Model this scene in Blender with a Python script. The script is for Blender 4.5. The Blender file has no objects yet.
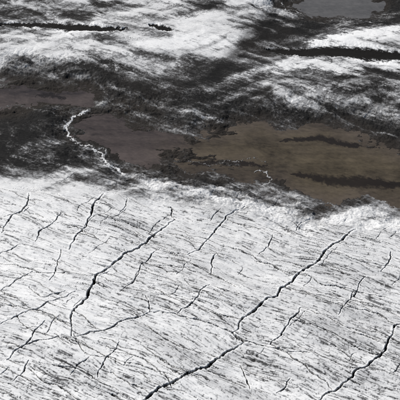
import bpy, math, numpy as np
rng=np.random.RandomState(7)
f32=np.float32
# ---------------- survey frame of the place ----------------
H=120.0; P=math.radians(35); T=math.tan(math.radians(10.0))
cp,sp=math.cos(P),math.sin(P)
def to_ground(u,v):
    a=(u-200)/200*T; b=(200-v)/200*T
    s=H/(sp-b*cp); return s*a, s*(cp+b*sp)
def to_chart(x,y):
    s_b=(y*sp-H*cp)/(H*sp+y*cp)
    s=H/(sp-s_b*cp)
    return 200+200*(x/s)/T, 200-200*s_b/T
# ---------------- noise ----------------
perm=rng.permutation(4096).astype(np.int32)
ang=rng.rand(4096)*2*np.pi
gx=np.cos(ang).astype(f32); gy=np.sin(ang).astype(f32)
def pn(x,y,seed=0):
    x=x.astype(f32);y=y.astype(f32)
    x0=np.floor(x);y0=np.floor(y)
    xf=x-x0; yf=y-y0; xi=x0.astype(np.int32); yi=y0.astype(np.int32)
    u=xf*xf*(3-2*xf); v=yf*yf*(3-2*yf)
    pa=perm[(xi+seed*131)&4095]+yi+seed*17; pb=perm[(xi+1+seed*131)&4095]+yi+seed*17
    def g(p,dx,dy):
        h=perm[p&4095]; return gx[h]*dx+gy[h]*dy
    a=g(pa,xf,yf); b=g(pb,xf-1,yf); c=g(pa+1,xf,yf-1); d=g(pb+1,xf-1,yf-1)
    ab=a+u*(b-a)
    return (ab+v*((c+u*(d-c))-ab))*f32(1.5)
def fbm(x,y,o,seed=0,gain=0.55):
    r=0;a=1;t=0
    for i in range(o):
        r=r+f32(a)*pn(x*2.03**i+i*13.7,y*2.03**i+i*7.1,seed+i); t+=a; a*=gain
    return r*f32(1.6/t)
def ridg(x,y,o,seed=0,gain=0.6):
    r=0;a=1;t=0
    for i in range(o):
        r=r+f32(a)*(1-np.abs(pn(x*2.03**i+i*3.7,y*2.03**i+i*9.1,seed+i))*f32(2.2)); t+=a; a*=gain
    return r/f32(t)
def sst(a,b,x):
    t=np.clip((x-a)/(b-a),0,1); return t*t*(3-2*t)
# ---------------- grid ----------------
def axis(a,b,step_fn,far_lo,far_hi):
    v=[a]
    while v[-1]<b: v.append(v[-1]+step_fn(v[-1]))
    s=step_fn(b); hi=[v[-1]]
    while hi[-1]<far_hi: s*=1.15; hi.append(hi[-1]+s)
    s=step_fn(a); lo=[a]
    while lo[-1]>far_lo: s*=1.15; lo.append(lo[-1]-s)
    return np.array(lo[:0:-1]+v+hi[1:])
xs=axis(-52,52,lambda t:0.08,-4000,4000)
ys=axis(114,265,lambda t:0.08+(t-114)/151*0.13,-3000,6000)
X,Y=np.meshgrid(xs.astype(f32),ys.astype(f32)); ny,nx=X.shape
print("grid",nx,ny)
U,V=to_chart(np.clip(X,-160,160),np.clip(Y,60,420))
# ---------------- snow cover chart ----------------
cols=np.arange(0,401,25)
rows=[0,12,22,40,57,72,88,105,122,140,155,168,180,191,202,215,235,260]
tab="""56666677777533222
45666677776432222
45567777776433334
56666777775334777
77766788754345666
65555565544666666
33333333334555555
22333233333444444
12333333322333333
12333333322222223
12433222222222222
22233333332222222
44455444333333333
66666666555433333
98888887776554444
99999999988876655
99999999999999888
99999999999999999"""
tab=np.array([[int(c) for c in r] for r in tab.split()],dtype=f32)
def chart_lookup(u,v):
    fu=np.clip(u/25,0,15.999); iu=fu.astype(int); fu=fu-iu; fu=fu*fu*(3-2*fu)
    fv=np.interp(v,rows,np.arange(len(rows))); fv=np.clip(fv,0,len(rows)-1.001); iv=fv.astype(int); fv=fv-iv
    return ((tab[iv,iu]*(1-fu)+tab[iv,iu+1]*fu)*(1-fv)+(tab[iv+1,iu]*(1-fu)+tab[iv+1,iu+1]*fu)*fv).astype(f32)
w1=fbm(X*0.07,Y*0.045,4,1); w2=fbm(X*0.07+50,Y*0.045+9,4,5)
base=chart_lookup(U+w1*16,V+w2*6)/9
ux=X*0.96-Y*0.16; uy=Y*0.9+X*0.55
vx=X*0.9+Y*0.25; vy=Y*0.95-X*0.55
n_st=fbm(ux*0.04+w1*.4,uy*0.21+w2*.5,7,11,0.64)
n_sr=fbm(vx*0.04+w1*.3,vy*0.22+w2*.5,7,15,0.64)
n_st2=ridg(ux*0.06+w2*.6,uy*0.18+w1*.6,7,23,0.64)
n_br=ridg(X*0.08+w2*1.0,Y*0.09+w1*1.0,7,29,0.62)
n_f=fbm(X*0.9,Y*0.7,4,31,0.7)
n_ff=fbm(X*2.6,Y*1.8,2,37,0.8)
g_a=fbm(ux*0.6,uy*1.5,4,131,0.8)
low=sst(0.78,0.99,base); up=1-low
lvl=sst(0.15,0.5,base)
cov=base+up*((0.42*n_st+0.30*n_sr)*(0.45+0.65*lvl)-0.42*np.clip(n_br-0.60,0,1)*(0.3+lvl)+0.22*np.clip(n_st2-.6,-1,1)*lvl
     +(1-lvl)*(0.60*np.clip(n_st2-0.60,-.2,1)+0.12*g_a+0.06*n_ff))
mid=np.clip(1-np.abs(cov-0.42)*1.9,0.10,1)
cov=cov+up*mid*(0.20*g_a+0.08*n_ff+0.05*n_f)
cov=np.clip(cov,0,1)
cov=cov*(1-up*.5)+up*.5*sst(0.12,0.88,cov)
cov=np.where(cov>.76,.76+(cov-.76)*(1-.40*up),cov)
# ---------------- lower plain: wind rows & dashes ----------------
th=math.atan(0.60); c_,s_=math.cos(th),math.sin(th)
S=X*c_-Y*s_; Q=X*s_+Y*c_
Qw=Q+fbm(X*0.04,Y*0.04,3,41)*2.2
near=np.clip((V-200)/200,0,1.3)
row1=fbm(S*0.08,Qw*0.9,4,51,0.62)
row2=fbm(S*0.28,Qw*3.0,3,57,0.66)
patch=fbm(S*0.04,Q*0.08,4,61)
th1=0.34-0.09*near-0.12*patch
dash=sst(th1,th1+0.22,row1*0.5+row2*0.60+0.18*n_ff)
dash2=sst(0.22,0.5,fbm(S*0.6,Qw*4.8,2,67)+0.35*row1+.1*patch-0.12*(1-near)+.10*n_ff)
spk=sst(0.38,0.6,n_ff+0.45*n_f+0.1*patch)
line=sst(0.82,0.98,ridg(S*0.03,Qw*0.42,3,73,0.5)+0.10*row2)
dirt=np.clip(dash*0.68+dash2*0.5+spk*0.30*(0.4+near*.6)+line*.5,0,1)*low
cov=cov*(1-0.62*dirt)
grey=fbm(S*0.035,Q*0.22,6,76,0.66); broad=fbm(X*0.022,Y*0.022,3,79)
cov=cov-low*(0.24*np.clip(grey+0.2,0,1)*(0.45+near*.8)+0.10*np.clip(broad+.1+0.35*near,0,1))
# ---------------- height ----------------
Z=0.9+0.9*base+0.5*fbm(X*0.03,Y*0.03,4,81)+up*(0.14*n_st+0.08*(n_st2-.5)+0.010*n_f)
Z+=low*(0.15*row1+0.03*row2+0.45*fbm(S*0.05,Q*0.22,4,85)-0.06*dirt)
far=np.maximum(np.abs(X)-200,0)+np.maximum(Y-450,0)+np.maximum(-Y,0)
Z+=sst(0,3000,far)*40*fbm(X*0.0012,Y*0.0012,3,88)
# ---------------- pools ----------------
Xq=X+fbm(X*0.08,Y*0.06,6,91,.66)*4.0; Yq=Y+fbm(X*0.08+33,Y*0.07,6,95,.66)*6.5
def poly_sdf(poly):
    pts=[to_ground(*p) for p in poly]
    d=np.full(X.shape,1e9,f32); ins=np.zeros(X.shape,bool)
    for i in range(len(pts)):
        x0,y0=pts[i]; x1,y1=pts[(i+1)%len(pts)]
        dx,dy=x1-x0,y1-y0; t=np.clip(((Xq-x0)*dx+(Yq-y0)*dy)/(dx*dx+dy*dy),0,1)
        d=np.minimum(d,np.hypot(Xq-x0-t*dx,(Yq-y0-t*dy)*0.6))
        if y0!=y1:
            c=((y0>Yq)!=(y1>Yq))&(Xq<(x1-x0)*(Yq-y0)/(y1-y0)+x0); ins^=c
    return np.where(ins,-d,d)
A=poly_sdf([(-40,84),(40,85),(72,90),(96,101),(90,108),(72,111),(58,108),(40,103),(-40,104)])
B=poly_sdf([(84,111),(112,109),(138,122),(168,130),(190,142),(184,150),(160,152),(146,164),(125,162),(106,152),(90,140),(74,129),(74,119)])
C=poly_sdf([(172,153),(190,143),(214,136),(240,129),(300,127),(360,133),(400,146),(450,160),(450,213),(400,206),(360,206),(320,201),(286,192),(272,182),(240,178),(204,172),(176,165)])
D=poly_sdf([(284,7),(300,-1),(380,-3),(368,9),(340,12),(304,14)])
pool=np.minimum(np.minimum(A,B),np.minimum(C,D))
shoal=np.clip(fbm(X*0.10,Y*0.17,6,101,.66)-0.08-0.30*sst(0,16,X),0,1)*sst(4,9,D)
Zp=np.clip(pool*0.075,-0.30,3.0)+0.06*(n_st2-.5)+0.045*n_f+0.035*g_a+0.8*shoal-0.15*(1-sst(-3,2,D))
k=sst(1.0,9.0,pool)
Z=Zp*(1-k)+Z*k
cov=cov*(1-0.25*(1-sst(-.5,3.0,pool)))
tint=np.clip(1-sst(0,5,pool)+0.5*fbm(X*0.07,Y*0.05,3,99),0,1)*up
# ---------------- polylines on the ground ----------------
def jag(pts,n=3,amp=0.12):
    p=[np.array(q,float) for q in pts]
    for _ in range(n):
        o=[p[0]]
        for a,b in zip(p[:-1],p[1:]):
            d=b-a; m=(a+b)/2+np.array([-d[1],d[0]])*rng.uniform(-amp,amp); o+=[m,b]
        p=o
    return np.array(p)
def seg_field(pts,R,wx,wy,ysc=1.0):
    lo=pts.min(0)-R; hi=pts.max(0)+R
    i0,i1=np.searchsorted(xs,[lo[0],hi[0]]); j0,j1=np.searchsorted(ys,[lo[1],hi[1]])
    i1=max(i1,i0+1); j1=max(j1,j0+1)
    W=(slice(j0,j1),slice(i0,i1))
    d=np.full(X[W].shape,1e6,f32); tp=np.zeros(d.shape,f32)
    if d.size==0: return W,d,tp
    XX=X[W]+wx[W]; YY=Y[W]+wy[W]; n=len(pts)-1
    for i in range(n):
        x0,y0=pts[i];x1,y1=pts[i+1]
        a0,a1=np.searchsorted(xs[i0:i1],[min(x0,x1)-R,max(x0,x1)+R]); b0,b1=np.searchsorted(ys[j0:j1],[min(y0,y1)-R,max(y0,y1)+R])
        if a1<=a0 or b1<=b0: continue
        sl=(slice(b0,b1),slice(a0,a1)); xx,yy=XX[sl],YY[sl]
        dx,dy=x1-x0,y1-y0; L=dx*dx+dy*dy+1e-9
        t=np.clip(((xx-x0)*dx+(yy-y0)*dy)/L,0,1)
        dd=np.hypot(xx-x0-t*dx,(yy-y0-t*dy)*ysc)
        m=dd<d[sl]; d[sl]=np.where(m,dd,d[sl]); tp[sl]=np.where(m,(i+t)/n,tp[sl])
    return W,d,tp
wxa=0.6*n_f; wya=0.8*n_f+0.9*n_st
wxb=1.6*n_f+2.2*n_st; wyb=2.0*n_f+3.0*n_st+0.8*g_a
silt=0.56+0.50*fbm(X*0.05+w1,Y*0.12,5,111,.6)
deep=np.zeros(X.shape,f32); gully_dark=np.zeros(X.shape,f32)
def stroke(pts,half,st):
    g=jag([to_ground(*p) for p in pts],3,0.08)
    W,d,tp=seg_field(g,14,wxb,wyb,0.5)
    w=half*np.clip(np.sin(np.pi*np.clip(tp,0,1)),0,1)**0.5*np.clip(1+0.9*n_sr[W],.2,2)
    m=(1-sst(0.2,1.5,d/np.maximum(w,.05)))*np.clip(0.85+0.9*g_a[W]+.5*n_st2[W]-.3,0.15,1)
    cov[W]=np.clip(cov[W]+st*m,0.03,1)
stroke([(205,84),(232,66),(252,44),(275,18),(290,-6)],1.9,-.38)
stroke([(252,44),(290,36),(330,30),(398,26)],1.2,-.30)
stroke([(-4,16),(60,20),(130,24),(200,22)],0.6,-.30)
stroke([(0,44),(70,42),(150,46)],0.5,-.28)
stroke([(60,52),(120,60),(190,70)],0.7,-.33)
stroke([(20,58),(90,66),(150,78)],0.5,-.33)
stroke([(150,4),(200,16),(262,14)],0.5,-.28)
stroke([(30,4),(90,10),(150,12)],0.5,-.25)
stroke([(170,58),(205,52),(236,36)],0.5,-.28)
stroke([(305,46),(350,38),(404,32)],2.0,.42)
stroke([(300,76),(350,84),(404,80)],0.9,-.33)
stroke([(280,88),(340,98),(404,94)],0.6,-.3)
stroke([(235,80),(290,72),(404,74)],1.2,.18)
stroke([(130,52),(190,46),(240,44)],1.8,.22)
stroke([(0,74),(60,70),(130,82)],1.0,-.22)
stroke([(0,120),(40,112),(66,120)],2.2,-.42)
stroke([(0,150),(30,168),(70,166)],1.6,-.35)
stroke([(16,158),(40,148),(62,144)],1.1,.22)
stroke([(250,112),(320,116),(404,104)],1.0,-.22)
stroke([(120,150),(150,138),(172,136)],1.0,-.3)
stroke([(100,92),(160,98),(220,104)],1.2,-.2)
def lens(pts,half,kind):
    g=jag([to_ground(*p) for p in pts],3,0.05)
    W,d,tp=seg_field(g,9,wxa,wya,0.5)
    w=half*np.clip(np.sin(np.pi*np.clip(tp,0,1)),0,1)**0.6*(1+0.5*n_st[W])
    q=d/np.maximum(w,0.02)
    if kind=='gully':
        m=1-sst(0.65,1.35,q+0.35*g_a[W])
        Z[W]-=0.40*(1-sst(0.3,2.2,q)); gully_dark[W]=np.maximum(gully_dark[W],m)  # gully centre lowered and masked for the near-black crack colour
        cov[W]=np.clip(cov[W]+0.20*(1-sst(1.1,2.6,q)),0,1)*(1-m)
    else: deep[W]=np.maximum(deep[W],(1-sst(0.5,1.4,q+.3*g_a[W]))*.88)
lens([(-4,29),(40,29),(80,32),(130,36)],0.75,'gully')
lens([(148,31),(158,33),(174,36)],0.55,'gully')
lens([(264,53),(300,57),(350,58),(404,62),(430,64)],1.2,'gully')
lens([(278,142),(320,138),(366,147)],0.58,'deep')
lens([(288,174),(330,181),(370,182),(430,187)],0.95,'deep')
lens([(188,164),(225,163),(269,166)],0.5,'deep')
lens([(36,95),(50,95),(66,99)],0.5,'deep')
def rim(pts,w,st=0.9):
    g=jag([to_ground(*p) for p in pts],4,0.22)
    W,d,tp=seg_field(g,3,0.35*n_f,0.6*n_f+.3*n_ff,0.6)
    ww=w*np.clip(0.8+1.1*n_f[W]+0.7*n_st[W],0.12,2)
    q=d/np.maximum(ww,0.03)
    m=(1-sst(0.4,1.3,q))*st; halo=(1-sst(1,5.5,q))*.40*st*(0.7+n_f[W]+g_a[W])
    cov[W]=np.maximum(cov[W],np.maximum(m,halo)); Z[W]=np.where(m>0.3,np.maximum(Z[W],0.03+0.05*m),Z[W])
rim([(88,112),(72,119),(65,128),(74,141),(98,153),(108,168),(125,176)],0.25)
rim([(125,176),(160,180)],0.14,.55)
rim([(96,152),(103,148),(104,160)],0.18,.7)
rim([(255,172),(267,172),(272,179),(262,187),(280,193)],0.17,.7)
rim([(188,161),(225,160.5),(266,162)],0.11,0.55)
rim([(0,108),(30,108),(42,114),(60,118)],0.12,0.45)
rim([(290,193),(330,204),(365,209),(400,209)],0.15,0.45)
rim([(282,4),(286,11),(302,13)],0.2,0.7)
rim([(160,164),(180,170),(235,180)],0.12,0.5)
rim([(130,110),(170,124),(200,130)],0.10,0.4)
# ---------------- cracks ----------------
crack=np.zeros(X.shape,f32)
jx=0.05*n_ff; jy=0.06*n_ff
def cr(pts,w,chart=True,depth=0.8,lip=1.0,jn=4,ja=0.11):
    g=[to_ground(*p) for p in pts] if chart else pts
    g=jag(g,jn,ja)
    W,d,tp=seg_field(g,1.4,jx,jy)
    if d.size==0: return
    e=np.clip(np.minimum(tp,1-tp)*6,0.3,1)
    ww=w*e*np.clip(1+1.2*n_f[W],.35,1.8)
    q=d/np.maximum(ww,0.042)
    m=1-sst(0.55,1.15,q); mw=1-sst(0.8,1.5,q)
    if w<.06: mw=mw*.85
    crack[W]=np.maximum(crack[W],mw)
    l=np.exp(-((d-w*2.0)/(w*1.3))**2)*(1-mw)
    Z[W]+=0.02*lip*l-min(depth,w*5)*m
    cov[W]=np.clip(cov[W]+0.2*lip*l,0,1)
big=[([(176,226),(150,245),(125,262),(97,285),(90,300),(78,315),(72,346)],.145),
([(355,236),(330,255),(300,280),(262,312),(232,343)],.145),
([(104,201),(95,212),(92,225),(82,240),(70,258)],.12),
([(245,211),(225,228),(208,248),(188,263)],.10),
([(30,200),(28,212),(12,225),(3,243)],.10),
([(62,222),(48,235),(36,250)],.085),
([(245,352),(215,370),(180,388),(152,402),(140,412)],.155),
([(300,315),(285,335),(270,353)],.09),
([(393,337),(385,355),(370,370),(345,390),(328,400),(318,410)],.13),
([(210,294),(195,308),(178,324)],.09),
([(390,260),(380,280)],.08),([(75,346),(110,338),(150,321)],.10),([(150,321),(146,306)],.07),
([(150,320),(190,328),(236,346),(268,356),(310,362)],.10),
([(30,295),(42,306),(66,299)],.08),([(2,332),(40,318),(76,300)],.085),([(46,330),(25,355),(8,369)],.09),
([(216,262),(211,281)],.08),([(211,281),(236,296)],.08),([(76,348),(86,363)],.09),([(106,230),(130,238),(146,246)],.08),
([(171,214),(175,226)],.075),([(91,286),(110,280)],.07),([(330,258),(352,268),(398,276)],.08),
([(270,352),(300,372),(332,398)],.085),([(20,356),(60,345)],.075),([(188,263),(160,256)],.07),([(62,258),(50,290)],.075),
([(20,254),(-2,262)],.075),([(5,225),(30,215)],.065),([(100,377),(150,402)],.075),([(392,337),(404,330)],.12),([(330,310),(396,334)],.085),
([(300,280),(340,296),(396,310)],.085),([(97,285),(130,296),(180,304),(206,312)],.08),([(345,240),(400,258)],.07),
([(262,312),(240,304),(214,296)],.075),([(125,262),(150,272),(196,280)],.075),([(82,240),(120,254)],.07),([(160,380),(172,396)],.07),([(330,352),(360,372)],.075),([(2,300),(34,280)],.065),([(120,400),(90,384),(40,372)],.075),
([(0,270),(44,282),(96,287)],.07),([(208,248),(250,262),(296,284)],.075),([(225,228),(270,240),(330,256)],.07),([(0,310),(40,320),(74,338)],.075),([(180,388),(150,378),(110,366),(86,362)],.08),([(300,315),(330,326),(385,352)],.08),([(232,343),(245,352)],.12),
([(240,372),(250,398)],.065),([(290,386),(276,402)],.07),([(365,285),(350,305)],.07),([(310,222),(296,236)],.065),([(128,206),(120,222)],.065),
([(160,256),(140,278),(128,296)],.065),([(272,244),(258,262)],.065),([(120,352),(104,372),(98,386)],.07),([(352,300),(338,322)],.065),([(30,370),(14,392)],.07)]
for p,w in big: cr(p,w)
for p,w in big[:10]:
    for kk in range(8 if w>.11 else 3):
        i=rng.randint(0,len(p)-1); t=rng.rand(); a=np.array(p[i])*(1-t)+np.array(p[i+1])*t
        sgn=rng.choice([-1,1]); L=rng.uniform(3,16)
        cr([tuple(a),tuple(a+np.array([sgn*L,sgn*L*rng.uniform(.15,.5)]))],0.06,depth=.3,lip=.3,jn=3)
for kk in range(420):
    x=rng.uniform(-50,50); y=rng.uniform(100,178); r=rng.rand()
    if r<.24: L=rng.uniform(7,18); a=-th+rng.uniform(-.1,.1); w=rng.uniform(.05,.07)
    elif r<.82: L=rng.uniform(1.5,6); a=-th+rng.uniform(-.15,.15); w=rng.uniform(.035,.065)
    else: L=rng.uniform(1.5,7); a=math.radians(rng.uniform(50,65)); w=rng.uniform(.035,.06)
    cr([(x,y),(x+L*math.cos(a),y+L*math.sin(a))],w,chart=False,depth=.2,lip=.2,jn=3)
crack*=sst(.25,.8,low)
crack=np.maximum(crack,gully_dark)
cov=np.clip(cov,0,1)
# ---------------- mesh ----------------
def make(name,X,Y,Z,mask,attrs,mat):
    idx=np.arange(ny*nx).reshape(ny,nx)
    q=np.stack([idx[:-1,:-1],idx[:-1,1:],idx[1:,1:],idx[1:,:-1]],-1)
    if mask is not None: q=q[mask[:-1,:-1]]
    q=q.reshape(-1,4)
    used=np.unique(q); rem=np.full(ny*nx,-1); rem[used]=np.arange(len(used)); q=rem[q]
    me=bpy.data.meshes.new(name)
    co=np.stack([X.ravel(),Y.ravel(),Z.ravel()],-1)[used].astype(f32)
    me.vertices.add(len(used)); me.vertices.foreach_set('co',co.ravel())
    me.loops.add(q.size); me.loops.foreach_set('vertex_index',q.ravel().astype(np.int32))
    me.polygons.add(len(q)); me.polygons.foreach_set('loop_start',np.arange(0,q.size,4,dtype=np.int32))
    me.polygons.foreach_set('use_smooth',np.ones(len(q),bool))
    for n,a in attrs.items():
        at=me.attributes.new(n,'FLOAT','POINT'); at.data.foreach_set('value',a.ravel()[used].astype(f32))
    me.update(calc_edges=True)
    ob=bpy.data.objects.new(name,me); bpy.context.scene.collection.objects.link(ob); me.materials.append(mat)
    return ob
def mat_new(n):
    m=bpy.data.materials.new(n); m.use_nodes=True; nt=m.node_tree; return m,nt,nt.nodes['Principled BSDF']
def N(nt,t,**k):
    n=nt.nodes.new(t)
    for a,b in k.items(): setattr(n,a,b)
    return n
def noise(nt,scale,detail,rough=.6,vec=None):
    n=N(nt,'ShaderNodeTexNoise'); n.inputs['Scale'].default_value=scale; n.inputs['Detail'].default_value=detail; n.inputs['Roughness'].default_value=rough
    if vec: nt.links.new(vec,n.inputs['Vector'])
    return n.outputs['Fac']
def M(nt,op,a,b,c=None,clamp=False):
    n=N(nt,'ShaderNodeMath',operation=op); n.use_clamp=clamp
    for i,v in enumerate([a,b,c]):
        if v is None: continue
        if isinstance(v,(int,float)): n.inputs[i].default_value=v
        else: nt.links.new(v,n.inputs[i])
    return n.outputs[0]
def mixc(nt,f,a,b):
    n=N(nt,'ShaderNodeMix',data_type='RGBA')
    nt.links.new(f,n.inputs[0])
    for s,v in ((6,a),(7,b)):
        if isinstance(v,tuple): n.inputs[s].default_value=(*v,1)
        else: nt.links.new(v,n.inputs[s])
    return n.outputs[2]
def attr(nt,n):
    a=N(nt,'ShaderNodeAttribute',attribute_name=n); return a.outputs['Fac']
gm,nt,bs=mat_new('snow_and_silt')
co=N(nt,'ShaderNodeTexCoord').outputs['Object']
mp=N(nt,'ShaderNodeMapping'); mp.inputs['Rotation'].default_value=(0,0,.54); mp.inputs['Scale'].default_value=(.5,1.2,1); nt.links.new(co,mp.inputs[0])
n1=noise(nt,2.0,5,.8,mp.outputs[0]); n2=noise(nt,6,3,.85,mp.outputs[0])
c=M(nt,'ADD',attr(nt,'cover'),M(nt,'MULTIPLY_ADD',n1,0.34,-0.16))
c=M(nt,'ADD',c,M(nt,'MULTIPLY_ADD',n2,0.40,-0.19),clamp=True)
r=N(nt,'ShaderNodeValToRGB'); nt.links.new(c,r.inputs[0])
e=r.color_ramp.elements
e[0].position=0.0; e[0].color=(.008,.008,.008,1); e[1].position=1; e[1].color=(.87,.87,.86,1)
for p,v in((.20,(.030,.029,.028)),(.42,(.108,.107,.107)),(.63,(.31,.312,.314)),(.82,(.64,.642,.640))):
    q=e.new(p); q.color=(*v,1)
mudf=M(nt,'MULTIPLY',attr(nt,'tint'),M(nt,'SUBTRACT',1.0,c,clamp=True),clamp=True)
brown=mixc(nt,n1,(.014,.012,.010),(.060,.049,.040))
col=mixc(nt,M(nt,'MULTIPLY',mudf,0.6),r.outputs[0],brown)
col=mixc(nt,attr(nt,'crack'),col,(.012,.011,.010))
nt.links.new(col,bs.inputs['Base Color'])
bs.inputs['Roughness'].default_value=.85; bs.inputs['Specular IOR Level'].default_value=.08
bp=N(nt,'ShaderNodeBump'); bp.inputs['Strength'].default_value=.3; bp.inputs['Distance'].default_value=.06
nt.links.new(M(nt,'ADD',n1,M(nt,'MULTIPLY',n2,.4)),bp.inputs['Height']); nt.links.new(bp.outputs[0],bs.inputs['Normal'])
make('ground',X,Y,Z,None,{'cover':cov,'crack':crack,'tint':tint},gm)
wm,nt,bs=mat_new('muddy_water')
co=N(nt,'ShaderNodeTexCoord').outputs['Object']
mp=N(nt,'ShaderNodeMapping'); mp.inputs['Scale'].default_value=(.4,1.2,1); nt.links.new(co,mp.inputs[0])
n1=noise(nt,0.8,9,.8,mp.outputs[0])
s=M(nt,'ADD',attr(nt,'silt'),M(nt,'MULTIPLY_ADD',n1,1.3,-.65),clamp=True)
olive=mixc(nt,s,(.022,.017,.010),(.118,.094,.060))
pink=mixc(nt,s,(.024,.019,.017),(.105,.084,.075))
col=mixc(nt,attr(nt,'pink'),olive,pink)
col=mixc(nt,attr(nt,'pale'),col,mixc(nt,s,(.06,.058,.056),(.15,.143,.137)))
col=mixc(nt,attr(nt,'deep'),col,(.014,.010,.007))
nt.links.new(col,bs.inputs['Base Color']); bs.inputs['Roughness'].default_value=.25; bs.inputs['Specular IOR Level'].default_value=.2
bp=N(nt,'ShaderNodeBump'); bp.inputs['Strength'].default_value=.1; bp.inputs['Distance'].default_value=.05
nt.links.new(noise(nt,3,3,.5,mp.outputs[0]),bp.inputs['Height']); nt.links.new(bp.outputs[0],bs.inputs['Normal'])
make('muddy_pool',X,Y,np.zeros_like(X),pool<3.5,{'silt':np.clip(silt+0.12*n_f+0.2*g_a,0,1),'pink':sst(-8,8,C),'deep':deep,'pale':1-sst(0,4,D)},wm)
# ---------------- light, sky, camera ----------------
sc=bpy.context.scene
el,az=math.radians(40),math.radians(-50)
w=bpy.data.worlds.new("World"); sc.world=w; w.use_nodes=True; wt=w.node_tree
sk=wt.nodes.new('ShaderNodeTexSky'); sk.sky_type='NISHITA'; sk.sun_disc=False; sk.sun_elevation=el; sk.sun_rotation=az
wt.links.new(sk.outputs[0],wt.nodes['Background'].inputs[0]); wt.nodes['Background'].inputs[1].default_value=.055
from mathutils import Vector
L=bpy.data.lights.new('sun','SUN'); L.energy=4.3; L.angle=math.radians(.5); L.color=(1,.965,.92)
lo=bpy.data.objects.new('sun',L); sc.collection.objects.link(lo)
dv=Vector((math.sin(az)*math.cos(el),math.cos(az)*math.cos(el),math.sin(el)))
lo.rotation_euler=dv.to_track_quat('Z','Y').to_euler()
cd=bpy.data.cameras.new('camera'); cam=bpy.data.objects.new('camera',cd); sc.collection.objects.link(cam)
cam.location=(0,0,H); cam.rotation_euler=(math.pi/2-P,0,0); cd.sensor_width=36; cd.lens=18/T; cd.clip_end=20000
sc.camera=cam
sc.view_settings.view_transform='Standard'; sc.view_settings.look='None'; sc.view_settings.exposure=0
